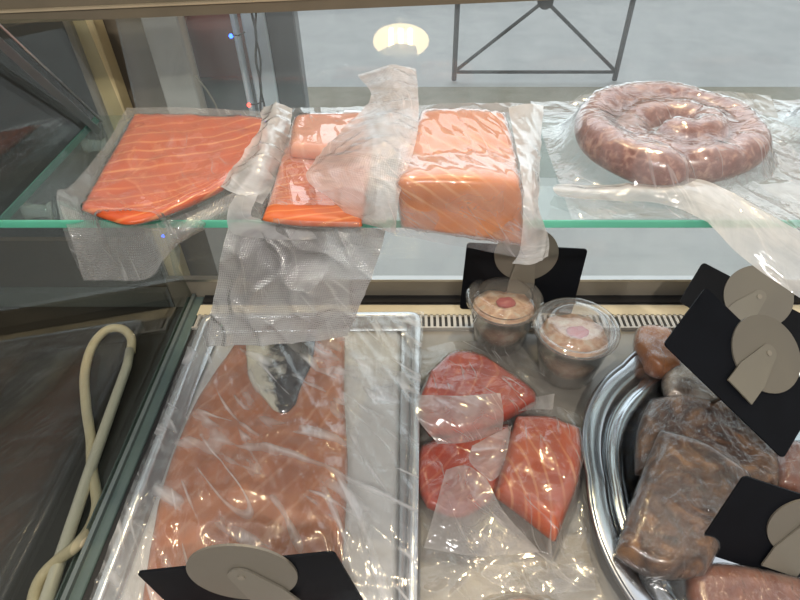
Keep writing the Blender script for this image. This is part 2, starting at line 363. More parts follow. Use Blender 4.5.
M_salR = salmon('salmon_red', (0.364, 0.027, 0.009), (0.431, 0.048, 0.015), (.74, .28, .14), ang=-.7, scale=24, amount=.4)
M_skin = mottled('fish_skin', [(.02, .022, .03), (.10, .10, .11), (.5, .5, .46), (.62, .6, .54)], scale=38, rough=.25, coat=.5)
def skin_mat():
    m, t, o = mat('silver_black_skin'); p = N(t, 'ShaderNodeBsdfPrincipled', Roughness=.35); p.inputs['Coat Weight'].default_value = .4
    co = N(t, 'ShaderNodeTexCoord'); sx_ = N(t, 'ShaderNodeSeparateXYZ'); t.links.new(co.outputs['UV'], sx_.inputs[0])
    nz = N(t, 'ShaderNodeTexNoise', Scale=60.0, Detail=5.0); t.links.new(co.outputs['UV'], nz.inputs['Vector'])
    a = N(t, 'ShaderNodeMath', _operation='MULTIPLY_ADD'); a.inputs[1].default_value = 14; t.links.new(sx_.outputs['X'], a.inputs[0]); t.links.new(nz.outputs['Fac'], a.inputs[2])
    r = N(t, 'ShaderNodeValToRGB'); e = r.color_ramp.elements; e[0].position = .78; e[0].color = (.55, .52, .43, 1); e[1].position = 1.0; e[1].color = (.015, .015, .02, 1)
    t.links.new(a.outputs[0], r.inputs[0]); t.links.new(r.outputs[0], p.inputs['Base Color']); t.links.new(p.outputs[0], o.inputs[0]); return m
M_skin = skin_mat()
M_skin2 = mottled('dark_fish_skin', [(.01, .01, .02), (.03, .035, .06), (.15, .15, .2)], scale=30, rough=.2, coat=.5)
M_saus = mottled('sausage_meat', [(0.170, 0.064, 0.050), (0.246, 0.106, 0.086), (.48, .29, .23)], scale=150, rough=.3, coat=.4, bump=.2)
M_smoked = mottled('smoked_meat', [(0.028, 0.011, 0.005), (0.080, 0.033, 0.013), (.2, .095, .035)], scale=30, rough=.3, coat=.3, bump=.3, dist=2)
M_pinkbr = mottled('pink_brown_meat', [(0.150, 0.053, 0.034), (0.255, 0.112, 0.075)], scale=50, rough=.3, coat=.5)
M_orange = mottled('orange_fish', [(0.360, 0.104, 0.024), (0.496, 0.200, 0.072)], scale=50, rough=.3, coat=.5)
M_tray = pbr('pale_metal_tray', (.62, .66, .70), .25, .7, namp=.06)
M_paper = pbr('white_paper', (.56, .56, .55), .7, namp=.05, bump=.3, bscale=30)
M_film = film('clear_film', .07, bump=.55, bscale=110, rough=.08, hv=.07)
M_bag = film('vacuum_bag_plastic', .07, bump=.5, bscale=35, rough=.06, hv=.12, refl=2.2)
M_bagd = film('embossed_bag_plastic', .34, (.66, .65, .65), bump=.5, bscale=60, dots=True, rough=.16, hv=.1)
M_bagw = film('milky_bag_plastic', .58, (.96, .95, .96), bump=.5, bscale=60, rough=.14, hv=.2)
M_cling = film('cling_film', .01, bump=1.3, bscale=140, rough=.1, hv=.02, refl=1.1, stretch=(1, .5, 1), crease_glint=.08)
M_tfilm = film('tray_film', .09, bump=.5, bscale=60, rough=.09, hv=.05, refl=1.8, stretch=(2.2, .5, 1), crease_glint=.75, cang=.62, cscale=.7, cw=.045)
M_platter = pbr('polished_steel', (.55, .58, .62), .2, 1.0, namp=.08, bump=.06, bscale=40)
M_cup = glass('clear_cup', (.95, .95, .95), .13, 2.6, (.9, .9, .9))
M_spread = mottled('salmon_spread', [(.50, .25, .15), (.72, .45, .30), (.80, .66, .52)], scale=90, rough=.5, coat=.2, bump=.8)
M_red = pbr('red_garnish', (.55, .09, .10), .35, coat=.3)
M_clear = glass('clear_peg', (.8, .85, .85), .25, 1.5)

SH = 0.254; YF = W(400, 221, SH).y; SX0 = -0.3165
XW = -0.317
# ------------------------------------------------------------------ setting outside
gz = -0.9
bm = bmesh.new(); y1 = W(400, 112, gz).y; y2 = W(400, 86, gz).y
box(bm, (-6, 0.95, gz-.1), (8, y1, gz)); box(bm, (-6, y2, gz-.12), (8, 9, gz-.01))
props(link('floor', bm, M_street, smooth=False), kind='structure')
bm = bmesh.new(); box(bm, (-6, y1, gz-.12), (8, y2, gz-.005)); props(link('trim_1', bm, M_gutter, smooth=False), kind='structure')
def xat(px, Y, py=15): return WY(px, py, Y).x
def post(name, p0, p1, Y, m, d=.03, z0=-.89, z1=.9):
    bm = bmesh.new(); box(bm, (xat(p0, Y), Y, z0), (xat(p1, Y), Y+d, z1)); bevel(bm, .002, 1)
    return props(link(name, bm, m, smooth=False), kind='structure')
post('trim_2', 59, 66, .80, M_alu, .04)
post('trim_3', 67, 90, .81, M_frame)
post('trim_4', 139, 176, .81, M_pale)
post('trim_5', 229, 233, .80, M_white, .02)
post('trim_6', 240, 264, .81, M_white)
post('trim_7', 264.5, 294, .815, M_dgrey)
post('wall_panel_8', -900, 92, .86, M_dark, .02)  # from here on: outside wall panels of the shop front, behind the posts
post('wall_panel_9', 92.2, 141, .86, M_taupe, .02)
post('wall_panel_10', 141.2, 266, .86, M_maroon, .02, z0=WY(200, 78, .86).z)
post('wall_panel_11', 141.2, 266, .86, M_dgrey, .02, z1=WY(200, 78, .86).z-.001)
# street barrier
bp0 = W(454, 80, gz); bp1 = W(615, 81, gz); Yb = bp0.y
bar = thing('street_barrier', 'dark metal barrier with crossed bars standing outside on the street', 'barrier', ((bp0.x+bp1.x)/2, Yb, gz))
for p in (bp0, V((bp1.x, Yb, gz))):
    bm = bmesh.new(); sweep(bm, [V((p.x, Yb, gz)), V((p.x, Yb, gz+1.0))], .016, 10); link('post', bm, M_iron, bar)
bm = bmesh.new(); a = WY(454, 72, Yb); sweep(bm, [V((bp0.x, Yb, a.z)), V((bp1.x, Yb, a.z))], .011, 8); link('crossbar', bm, M_iron, bar)
zt = a.z+.82
bm = bmesh.new(); sweep(bm, [V((bp0.x, Yb, zt)), V((bp1.x, Yb, zt))], .014, 8); link('crossbar', bm, M_iron, bar)
for s in (0, 1):
    bm = bmesh.new(); sweep(bm, [V((bp0.x if s else bp1.x, Yb+.004*s, a.z)), V((bp1.x if s else bp0.x, Yb+.004*s, zt))], .011, 8); link('diagonal_bar', bm, M_iron, bar)
bm = bmesh.new(); cc = V(((bp0.x+bp1.x)/2, Yb, (a.z+zt)/2)); sweep(bm, [cc-V((0, .02, 0)), cc+V((0, .02, 0))], .045, 20); link('centre_disc', bm, M_iron, bar)
# fairy lights on their cable
fl = thing('fairy_light_string', 'dark cable of fairy lights hanging beside the pale post', 'fairy lights', WY(252, 0, .78))
bm = bmesh.new(); pts = [WY(249+k*.82*1.0+1.3*sin(k*1.1), -30+k*9, .775) for k in range(0, 24)]
sweep(bm, [crline(pts, i/140) for i in range(141)], .0016, 8)
pts2 = [WY(251+k*.82+1.3*sin(k*1.1+pi), -30+k*9, .775) for k in range(0, 24)]
sweep(bm, [crline(pts2, i/140) for i in range(141)], .0014, 8)
link('cable', bm, M_black, fl)
for (px, py, c) in ((231, 36, (.03, .12, 1.0)), (249, 105, (1.0, .05, .03)), (163, 236, (.03, .10, 1.0))):  # last bulb and its lead are added, standing for a blue reflection
    me = pbr('led_%d' % px, c, .3, emis=(*c, 7.0))
    bm = bmesh.new(); p = WY(px, py, .775); bmesh.ops.create_uvsphere(bm, u_segments=12, v_segments=8, radius=.0028, matrix=Matrix.Translation(p))
    b_ = link('bulb', bm, me, fl, label='blue bulb, the lowest one standing for a reflection' if c[2] > .5 else 'red bulb')
    bm = bmesh.new(); q = WY(px+14, py-4, .775) if px > 200 else WY(px+34, py-30, .775); sweep(bm, [q, (p+q)/2+V((0, 0, -.002)), p+V((.002, 0, .001))], .0009, 6); link('bulb_lead', bm, M_black, b_)
# thin wire outside
bm = bmesh.new(); pts = [WY(196, 76, .80), WY(208, 92, .80), WY(217, 108, .80), WY(222, 125, .80), WY(224, 150, .80)]
sweep(bm, [crline(pts, i/30) for i in range(31)], .0012, 6)
props(link('loose_wire', bm, M_alu, loc=pts[0]), 'thin pale loose wire hanging before the maroon panel', 'wire')
# ------------------------------------------------------------------ display case
TILT = radians(13); YG = .575
case = thing('display_case', 'glass fronted refrigerated display case with steel deck and tan top rail', 'display case', (0, .3, -.02))
bm = bmesh.new(); box(bm, (-.2745, -.12, -.02), (.85, .556, -.001)); link('deck', bm, M_deck, case, smooth=False)
bm = bmesh.new(); box(bm, (-.2745, -.11, -.0008), (-.225, W(0, 330, 0).y, .0004)); link('dark_side_gap', bm, M_black, case, smooth=False)
def zat(py, Y): return WY(400, py, Y).z
bm = bmesh.new(); box(bm, (-.318, .5545, -.02), (.85, .560, zat(281, .5545))); link('rail_face', bm, M_alu, case, smooth=False)
bm = bmesh.new(); box(bm, (-.318, .553, zat(281, .5545)), (.85, .561, zat(281, .5545)+.0035)); link('rail_top', bm, M_steel, case, smooth=False)
bm = bmesh.new(); box(bm, (-.274, W(0, 304, 0).y, 0), (.85, .554, .003)); link('dark_gap_strip', bm, M_black, case, smooth=False)
bm = bmesh.new(); box(bm, (-.274, W(0, 315, .004).y, -.001), (.85, W(0, 305, .004).y, .004)); link('beige_strip', bm, M_beige, case, smooth=False)
ya, yb = W(0, 329, 0).y, W(0, 316, 0).y
bm = bmesh.new(); box(bm, (-.274, ya, -.001), (.85, yb, .0005)); link('vent_channel', bm, M_black, case, smooth=False)
bm = bmesh.new(); x = -.272
while x < .85:
    box(bm, (x, ya, .0005), (x+.0036, yb-.001, .004)); x += .0071
box(bm, (-.274, ya-.002, -.001), (.85, ya, .0045))
link('vent_grille', bm, pbr('grille_metal', (.5, .48, .45), .4, .3), case, smooth=False)
# front glass (leans away at the top)
bm = bmesh.new(); rot = Matrix.Rotation(-TILT, 3, 'X'); vs_ = box(bm, (-.318, YG, .0), (.9, YG+.006, .36)); bmesh.ops.rotate(bm, verts=vs_, cent=V((0, YG, 0)), matrix=rot)
link('front_glass', bm, M_glass, case, smooth=False)
# top rail
Yr = YG+.38*sin(TILT)-.02; z0 = WY(0, 24, Yr).z; z1 = WY(530, 1, Yr).z; x0 = WY(0, 24, Yr).x; x1 = WY(530, 1, Yr).x; sl = (z1-z0)/(x1-x0)
bm = bmesh.new()
for (ya_, yb_, h0, h1) in ((Yr, Yr+.035, 0, .0105), (Yr+.004, Yr+.03, .0107, .05)):
    v8 = box(bm, (-.6, ya_, 0), (.9, yb_, 1)); 
    for v in v8: v.co.z = z0+(v.co.x-x0)*sl+(h0 if v.co.z < .5 else h1)
link('top_rail', bm, M_rail, case, smooth=False)
bm = bmesh.new(); v8 = box(bm, (-.6, Yr-.002, 0), (.9, Yr+.004, 1))
for v in v8: v.co.z = z0+(v.co.x-x0)*sl+(.0107 if v.co.z < .5 else .0125)
link('rail_bead', bm, pbr('pale_bead', (.42, .35, .24), .4), case, smooth=False)
# side wall glass, its kerb and slanted bar
def xg(z): return -.290-.027*z/SH
ga = WX(0, 19, -.34); gb = WX(95, 19, -.335); gs = (gb.z-ga.z)/(gb.y-ga.y)
bm = bmesh.new(); pr = [(.0, .002), (.553, .002), (.553, .05), (.575, .06), (.60, ga.z+gs*(.60-ga.y)), (.30, ga.z+gs*(.30-ga.y)), (.0, ga.z+gs*(.30-ga.y))]
a_ = [bm.verts.new((xg(z), y, z)) for y, z in pr]; b_ = [bm.verts.new((xg(z)-.005, y, z)) for y, z in pr]
bm.faces.new(a_); bm.faces.new(b_[::-1]); n_ = len(pr)
for i in range(n_): j = (i+1) % n_; bm.faces.new([a_[j], a_[i], b_[i], b_[j]])
bmesh.ops.recalc_face_normals(bm, faces=bm.faces); link('side_glass', bm, M_side, case, smooth=False)
bm = bmesh.new(); box(bm, (-.297, -.1, -.02), (-.275, .553, .002)); bevel(bm, .001, 1); link('glass_kerb', bm, pbr('kerb_green_grey', (.10, .14, .135), .2, namp=.2), case, smooth=False)
bm = bmesh.new(); box(bm, (-.289, -.1, .002), (-.285, .553, .007)); link('kerb_lip', bm, pbr('kerb_lip', (.16, .19, .19), .25, .3), case, smooth=False)
p0 = WX(0, 43, XW+.004); p1 = WX(97, 130, XW+.004); dd_ = (p1-p0).normalized()
bm = bmesh.new(); sweep(bm, [p0-dd_*.12, p1+dd_*.0], .0045, 4); link('slanted_bar', bm, pbr('bar_grey', (.10, .12, .13), .4), case, smooth=False)
bm = bmesh.new(); sweep(bm, [p0-dd_*.12+V((.004, .007, .006)), p1+V((.004, .007, .006))], .0012, 6); link('slanted_bar_bead', bm, M_steel, case)
for (px, py) in ((92, 146), (32, 209)):
    p = WX(px-6, py, XW); bm = bmesh.new(); sweep(bm, [V((XW, p.y, SH-.014)), V((XW+.006, p.y, SH-.014)), V((XW+.018, p.y, SH-.014)), V((XW+.02, p.y, SH-.014))], lambda t: .0075 if t < .3 or t > .99 else .0055, 14)
    link('shelf_peg', bm, M_clear, case)
# glass shelf
shf = thing('glass_shelf', 'clear glass shelf with green front edge crossing the display case', 'shelf', (.2, YF+.1, SH-.006))
bm = bmesh.new(); box(bm, (SX0, YF+.0012, SH-.006), (.9, .542, SH)); link('shelf_pane', bm, M_shelf, shf, smooth=False)
bm = bmesh.new(); box(bm, (SX0, YF, SH-.0062), (.9, YF+.001, SH+.0002)); link('polished_edge', bm, M_edge, shf, smooth=False, label='green polished front edge')
bm = bmesh.new(); box(bm, (SX0-.0002, YF+.0012, SH-.0062), (SX0+.001, .542, SH+.0002)); link('side_edge', bm, pbr('side_edge', (.05, .14, .12), .2), shf, smooth=False)
# neighbour counter on the left, under a dark glossy cover
nb = thing('side_counter', 'dark glossy covered counter top left of the glass side wall', 'counter', (-.6, .3, -.03))
bm = bmesh.new(); box(bm, (-1.3, -.12, -.03), (-.2975, .548, -.012)); link('counter_top', bm, M_brown, nb, smooth=False)
bm = bmesh.new(); box(bm, (-1.3, .549, -.03), (XW-.0065, .56, .012)); link('back_lip', bm, pbr('back_lip', (.10, .11, .105), .3), nb, smooth=False)
bm = bmesh.new(); box(bm, (-1.3, .562, -.03), (XW-.0065, .57, .085)); link('back_board', bm, pbr('back_board', (.06, .05, .038), .5), nb, smooth=False)
# hose and rod
zc = -.006
pts = [W(*p, zc) for p in ((131, 352), (131, 338), (122, 329), (107, 330), (93, 345), (85, 372), (86, 405), (91, 440), (92, 470))]
pts += [W(*p, zc) for p in ((96, 492), (97, 508), (90, 528))]+[W(76, 546, zc+.013), W(58, 560, zc+.006), W(42, 577, zc), W(34, 598, zc), W(36, 625, zc), W(50, 660, zc)]
hz = thing('rubber_hose', 'cream flexible hose looping over the dark side counter', 'hose', W(92, 470, -.012))
bm = bmesh.new(); sweep(bm, [crline(pts, i/160) for i in range(161)], .0052, 12); link('hose', bm, M_cream, hz)
bm = bmesh.new(); sweep(bm, [W(130, 350, zc+.002), W(127, 366, zc+.003), W(90, 470, zc+.003), W(50, 590, zc+.003), W(30, 650, zc+.003)], lambda t: .0050+.0010*t, 14); link('rigid_tube', bm, M_rod, hz, label='straight cream tube at the end of the hose')
def infl(src, off, seed=0, amp=.0012, ang=0.4):
    """shrink-wrapped skin of film around a closed piece"""
    b = bmesh.new(); b.from_mesh(src.data); b.normal_update()
    L = wloc(src)
    for v in b.verts: 
        p = v.co+L
        v.co = p+v.normal*(off+amp*max(0, ridge(p, ang, 100, 20, seed)))
    return b
def side_only(b):
    b.normal_update(); bmesh.ops.delete(b, geom=[f for f in b.faces if f.normal.z > .6], context='FACES'); return b
def addbm(dst, src):
    me = bpy.data.meshes.new('tmp'); src.to_mesh(me); src.free(); dst.from_mesh(me); bpy.data.meshes.remove(me)
# ------------------------------------------------------------------ shelf packs
def RS(px, py, lift=0.0008, out=.004):
    p = W(px, py, SH+lift)
    return p if p.y >= YF-.001 else WY(px, py, YF-out)
def ctl(rows, f): return [[f(*q) for q in r] for r in rows]
def smoothfold(px, py, z): return W(px, py, z)
# pack 1
k1 = thing('vacuum_packed_salmon', 'large deep orange salmon fillet in clear bag at the shelf left end', 'packed salmon', W(170, 170, SH), 'packed salmon on the glass shelf')
t1 = SH+.0115
f1 = slab(ctl([[(132, 111), (175, 111), (215, 114), (245, 113), (268, 118)], [(118, 138), (165, 142), (212, 144), (246, 143), (266, 142)], [(98, 172), (150, 176), (198, 175), (228, 168), (248, 158)], [(78, 206), (106, 216), (132, 220), (180, 205), (222, 186)]], lambda x, y: W(x, y, t1)), .007, .016, seed=1, rnd=.05, amp=.0016)
tr1 = bvh([f1]); link('salmon_fillet', f1, M_salA, k1)
bm = bmesh.new()
b1 = [[(127, 108), (170, 108), (215, 109), (258, 112), (287, 108)], [(108, 142), (160, 146), (212, 148), (258, 150), (290, 140)], [(72, 186), (122, 194), (175, 196), (222, 188), (262, 176)], [(57, 193), (110, 214), (150, 218), (196, 208), (240, 196)], [(66, 238), (98, 240), (142, 242), (182, 230), (225, 210)], [(84, 280), (108, 280), (150, 278), (176, 246), (214, 216)]]
sheet(bm, ctl(b1, RS), tree=tr1, amp=.0012, ang=.9, seed=1, nu=80, nv=80)
sheet(bm, ctl(b1, lambda x, y: RS(x, y, .0002, .002)), amp=.0006, ang=.4, seed=4, nu=40, nv=40)
addbm(bm, side_only(infl([c for c in k1.children if c.name.startswith('salmon_fillet')][0], .0007, 3, .0004)))
link('plastic_bag', bm, film('bag_one', .02, bump=.3, bscale=24, dots=False, rough=.05, hv=.05, refl=1.5, crease_glint=.15), k1)
bm = bmesh.new()
sheet(bm, [[RS(60, 205, .002, .007), RS(110, 222, 0, .007), RS(150, 224, 0, .007), RS(200, 208, .001, .006), RS(262, 180, .004)], [RS(72, 240, 0, .009), RS(105, 240, 0, .008), RS(145, 240, 0, .007), RS(190, 228, 0, .006), RS(262, 192, .002)], [RS(84, 279, 0, .010), RS(108, 279, 0, .009), RS(150, 277, 0, .008), RS(178, 244, 0, .007), RS(262, 200, .001)]], amp=.001, seed=9, nu=70, nv=40)
link('bag_flap', bm, film('bag_one_flap', .24, (.85, .84, .83), bump=.5, bscale=60, dots=True, rough=.14, hv=.08), k1)
# crumpled milky end of pack 1
bm = bmesh.new()
c_ = [[(262, 112, .006), (275, 106, .020), (292, 110, .014)], [(262, 128, .020), (275, 128, .024), (288, 135, .012)], [(250, 148, .018), (266, 150, .028), (284, 155, .012)], [(238, 166, .014), (256, 172, .024), (276, 178, .010)], [(222, 190, .008), (240, 196, .014), (262, 205, .006)]]
sheet(bm, [[W(x, y, SH+l) for x, y, l in r] for r in c_], amp=.0035, ang=-.5, sx=90, sy=40, seed=3, nu=40, nv=60)
link('bag_end', bm, M_bagw, k1, label='crumpled milky bag end')
# pack 2
k2 = thing('vacuum_packed_salmon', 'middle salmon pack with folded fillet and long silvery bag hanging below the shelf', 'packed salmon', W(320, 170, SH), 'packed salmon on the glass shelf')
t2 = SH+.0165
f2 = slab(ctl([[(292, 118), (320, 116), (345, 116), (368, 114)], [(282, 150), (312, 150), (345, 150), (372, 150)], [(272, 185), (305, 188), (338, 190), (366, 190)], [(260, 216), (295, 220), (330, 221), (362, 222)]], lambda x, y: W(x, y, t2)), .008, .014, seed=2, rnd=.05)
g2 = slab(ctl([[(291, 113), (315, 111), (340, 111), (368, 108)], [(290, 130), (315, 130), (340, 130), (368, 128)], [(286, 148), (312, 149), (340, 150), (366, 150)]], lambda x, y: W(x, y, t2+.011)), .012, .007, seed=3, rnd=.3)
tr2 = bvh([f2, g2]); link('salmon_fillet', f2, M_salB, k2); link('folded_flap', g2, M_salP, k2, label='pink folded end of the fillet')
sk = slab(ctl([[(236, 230), (262, 226), (300, 228), (330, 230)], [(234, 258), (262, 258), (295, 258), (318, 258)], [(240, 284), (262, 290), (285, 288), (300, 282)]], lambda x, y: WY(x, y, YF-.0082)), .003, .003, n=24, rnd=.6)
link('dark_skin_strip', sk, M_skin2, k2, label='dark blue silver fish skin inside the bag')
bm = bmesh.new()
b2 = [[(280, 110), (312, 108), (345, 108), (378, 106)], [(270, 150), (310, 150), (345, 150), (378, 150)], [(252, 190), (300, 192), (340, 194), (382, 194)], [(232, 219), (290, 221), (335, 222), (386, 224)], [(224, 250), (275, 250), (325, 250), (380, 250)], [(216, 295), (265, 297), (310, 294), (364, 290)], [(207, 343), (255, 341), (300, 337), (348, 333)]]
def RS2(x, y, l=.0008, o=.006):
    if y < 222: return RS(x, y, l, o)
    return WY(x, y, YF-o-.02*max(0, (y-240)/100)-.006*sin((x-210)/28+y/60)*min(1, max(0, (y-240)/40)))
cc2 = ctl(b2, RS2)
top = cc2[:4]; hang = cc2[3:]
sheet(bm, top, tree=tr2, amp=.0012, ang=.3, seed=11, nu=60, nv=60)
addbm(bm, side_only(infl([c for c in k2.children if c.name.startswith('salmon_fillet')][0], .0007, 3, .0004)))
link('plastic_bag', bm, M_bag, k2)
bm = bmesh.new(); sheet(bm, [[p+V((0, -.003, 0)) for p in r] for r in hang], amp=.0040, ang=-.9, sx=90, sy=22, seed=12, nu=80, nv=80)
link('hanging_bag', bm, film('bag_two_hang', .68, (.66, .66, .67), bump=1.0, bscale=26, dots=True, rough=.2, hv=.16, refl=4.5, crease_glint=.3), k2, label='silvery embossed bag end hanging over the shelf edge')
bm = bmesh.new(); c_ = [[(262, 150, .012), (276, 150, .01)], [(246, 180, .016), (262, 186, .012)], [(229, 210, .010), (252, 212, .016)], [(232, 232, -.004), (258, 218, .010)], [(262, 238, -.008), (282, 224, .003)], [(300, 240, -.008), (310, 228, .0)], [(334, 236, -.008), (336, 226, .0)]]
sheet(bm, [[(W(x, y, SH+l) if W(x, y, SH+l).y > YF-.02 else WY(x, y, YF-.017)) for x, y, l in r] for r in c_], amp=.001, seed=6, nu=16, nv=70)
link('curled_rim', bm, film('bag_two_rim', .45, (.9, .9, .93), bump=.3, bscale=40, rough=.12, hv=.15), k2, label='white curled bag mouth')
# pack 3
k3 = thing('vacuum_packed_salmon', 'thick folded salmon block in glossy bag hanging over the front shelf edge', 'packed salmon', W(465, 170, SH), 'packed salmon on the glass shelf')
tz = SH+.036
f3 = slab([[W(*p) for p in ((420, 106, tz-.004), (448, 105, tz), (478, 106, tz), (506, 108, tz-.005))], [W(*p) for p in ((410, 135, tz), (445, 132, tz+.002), (482, 132, tz+.002), (514, 136, tz-.002))],
           [W(*p) for p in ((400, 158, tz-.002), (440, 155, tz+.001), (482, 155, tz+.001), (519, 160, tz-.004))],
           [WY(396, 178, YF-.020), WY(440, 176, YF-.022), WY(485, 178, YF-.022), WY(523, 182, YF-.018)],
           [WY(397, 205, YF-.022), WY(440, 210, YF-.024), WY(485, 215, YF-.024), WY(526, 220, YF-.020)],
           [WY(399, 232, YF-.021), WY(438, 236, YF-.023), WY(482, 242, YF-.023), WY(531, 252, YF-.019)]], .015, .009, seed=5, rnd=.12, n=56)
g3 = slab([[W(x, y, SH+.020) for x, y in r] for r in (((420, 112), (460, 112), (506, 114)), ((410, 150), (460, 150), (515, 150)), ((402, 190), (460, 190), (520, 192)))], .019, .008, seed=6)
tr3 = bvh([f3]); link('salmon_fillet', f3, M_salC, k3); link('folded_under', g3, M_salP, k3, label='pink underside of the fold')
bm = bmesh.new()
addbm(bm, infl([c for c in k3.children if c.name.startswith('salmon_fillet')][0], .0012, 3))
YB = YF-.022
sheet(bm, [[W(408, 108, SH+.004), W(460, 104, SH+.022), W(510, 104, SH+.02), W(543, 106, SH+.012)], [W(400, 150, SH+.012), W(460, 150, SH+.014), W(516, 150, SH+.02), W(538, 150, SH+.012)], [WY(396, 190, YB+.01), WY(460, 195, YB+.01), WY(520, 200, YB+.01), WY(536, 200, YB+.012)], [WY(390, 233, YB), WY(460, 246, YB), WY(520, 256, YB), WY(536, 250, YB+.004)]], amp=.0015, seed=21, nu=60, nv=60)
link('plastic_bag', bm, film('bag_three', .15, (.9, .86, .9), bump=.3, bscale=18, rough=.07, hv=.10, refl=1.2, crease_glint=.3), k3)
bm = bmesh.new(); sheet(bm, [[W(508, 108, SH+.028), W(525, 105, SH+.026), W(543, 106, SH+.018)], [W(516, 150, SH+.03), W(530, 150, SH+.022), W(540, 152, SH+.012)], [WY(523, 200, YB), WY(532, 202, YB), WY(538, 202, YB+.01)], [WY(520, 248, YB), WY(534, 246, YB), WY(548, 240, YB+.01)], [WY(512, 262, YB), WY(530, 264, YB), WY(548, 256, YB+.01)]], amp=.0015, seed=22, nu=30, nv=60)
link('bag_edge', bm, M_bagw, k3, label='milky side seam of the bag')
# the tall tail of the bag standing up between packs 2 and 3
bm = bmesh.new()
sheet(bm, [[W(358, 76, .285), W(388, 68, .30), W(416, 70, .30)], [W(372, 98, .29), W(395, 100, .30), W(418, 96, .298)], [W(346, 128, .288), W(384, 132, .305), W(418, 128, .30)], [W(308, 174, .283), W(360, 165, .302), W(412, 158, .302)], [W(330, 198, .281), W(368, 198, .290), W(400, 195, .294)], [WY(356, 220, YF-.012), WY(376, 226, YF-.022), WY(396, 232, YF-.027)]], amp=.002, ang=.9, sx=120, sy=18, seed=31, nu=60, nv=90)
link('bag_tail', bm, film('bag_three_tail', .45, (.95, .86, .84), bump=.6, bscale=50, dots=True, rough=.12, hv=.12), k3, label='milky bag tail fanned over the middle pack')
# sausages
c0 = W(671, 153, SH)
ks = thing('vacuum_packed_sausage', 'coiled coarse pink sausage in clear bag on the right of the shelf', 'packed sausage', c0, 'packed sausage coils on the shelf')
def coil(c, R0=.0745, R1=.012, turns=2.15, a0=-1.75, r=.0155):
    pts = []; n = 150
    for i in range(n+1):
        t = i/n; R = R0+(R1-R0)*max(0, (t-.12)/.88); a = a0-turns*2*pi*t
        pts.append(V((c.x+R*cos(a)*1.0, c.y+R*sin(a)*.92, SH+r+.002+.004*sin(t*9))))
    bm = bmesh.new(); sweep(bm, pts, lambda t: r*(1+.05*sin(t*40)+.04*sin(t*90))*(sqrt(max(.02, 1-((.03-t)/.03)**2)) if t < .03 else 1)*(sqrt(max(.02, 1-((t-.97)/.03)**2)) if t > .97 else 1), 18); return bm
cb = coil(c0); trs = bvh([cb]); link('sausage_coil', cb, M_saus, ks)
bm = bmesh.new(); R = .108
sheet(bm, [[c0+V((x*R*1.02, y*R*.98, .001)) for x in (-1, -.33, .33, 1)] for y in (1, .33, -.33, -1)], tree=trs, amp=.0014, ang=.2, sx=90, sy=20, seed=41, nu=90, nv=90, smooth=30)
link('plastic_bag', bm, film('bag_sausage', .13, (.88, .86, .9), bump=.6, bscale=45, rough=.08, hv=.12, refl=1.8, stretch=(1, 2, 1)), ks)
bm = bmesh.new()
sheet(bm, [[W(556, 186, SH+.004), W(600, 186, SH+.008), W(650, 184, SH+.010), W(696, 180, SH+.012), W(735, 196, SH+.012), W(800, 232, SH+.012)],
           [W(553, 190, SH+.006), W(600, 192, SH+.012), W(655, 190, SH+.014), W(702, 196, SH+.012), W(748, 224, SH+.006), W(802, 262, SH+.0)],
           [W(560, 197, SH+.003), W(605, 200, SH+.006), W(662, 204, SH+.006), W(704, 222, SH+.002), W(742, 258, SH-.01), W(800, 298, SH-.02)]], amp=.0016, ang=.2, sx=60, sy=25, seed=42, nu=90, nv=34)
link('bag_flap', bm, film('bag_sausage_flap', .66, (.93, .93, .93), bump=.5, bscale=50, rough=.1, hv=.2, stretch=(.5, 2, 1)), ks, label='milky front flap hanging over the shelf edge')
bm = bmesh.new()
sheet(bm, [[W(580, 96, SH+.01), W(640, 92, SH+.014), W(700, 92, SH+.016), W(770, 96, SH+.01)], [W(568, 106, SH+.004), W(640, 104, SH+.010), W(705, 102, SH+.01), W(778, 120, SH+.004)]], amp=.002, seed=44, nu=60, nv=14)
sheet(bm, [[W(745, 112, SH+.01), W(770, 120, SH+.01), W(800, 130, SH+.012)], [W(745, 150, SH+.01), W(772, 155, SH+.008), W(802, 160, SH+.006)], [W(712, 186, SH+.008), W(760, 190, SH+.004), W(806, 200, SH+.004)], [W(735, 210, SH+.002), W(775, 225, SH+.004), W(812, 240, SH+.002)]], amp=.0022, seed=45, nu=50, nv=60)
link('bag_skirt', bm, film('bag_skirt', .14, (.9, .93, .93), bump=.7, bscale=45, rough=.08, hv=.14), ks)
k5 = thing('vacuum_packed_sausage', 'second sausage coil cut by the right edge of the view', 'packed sausage', c0+V((.206, .004, 0)), 'packed sausage coils on the shelf')
for ch in ks.children:
    if ch.name.startswith(('sausage_coil', 'plastic_bag')):
        c = ch.copy(); col.objects.link(c); c.parent = k5
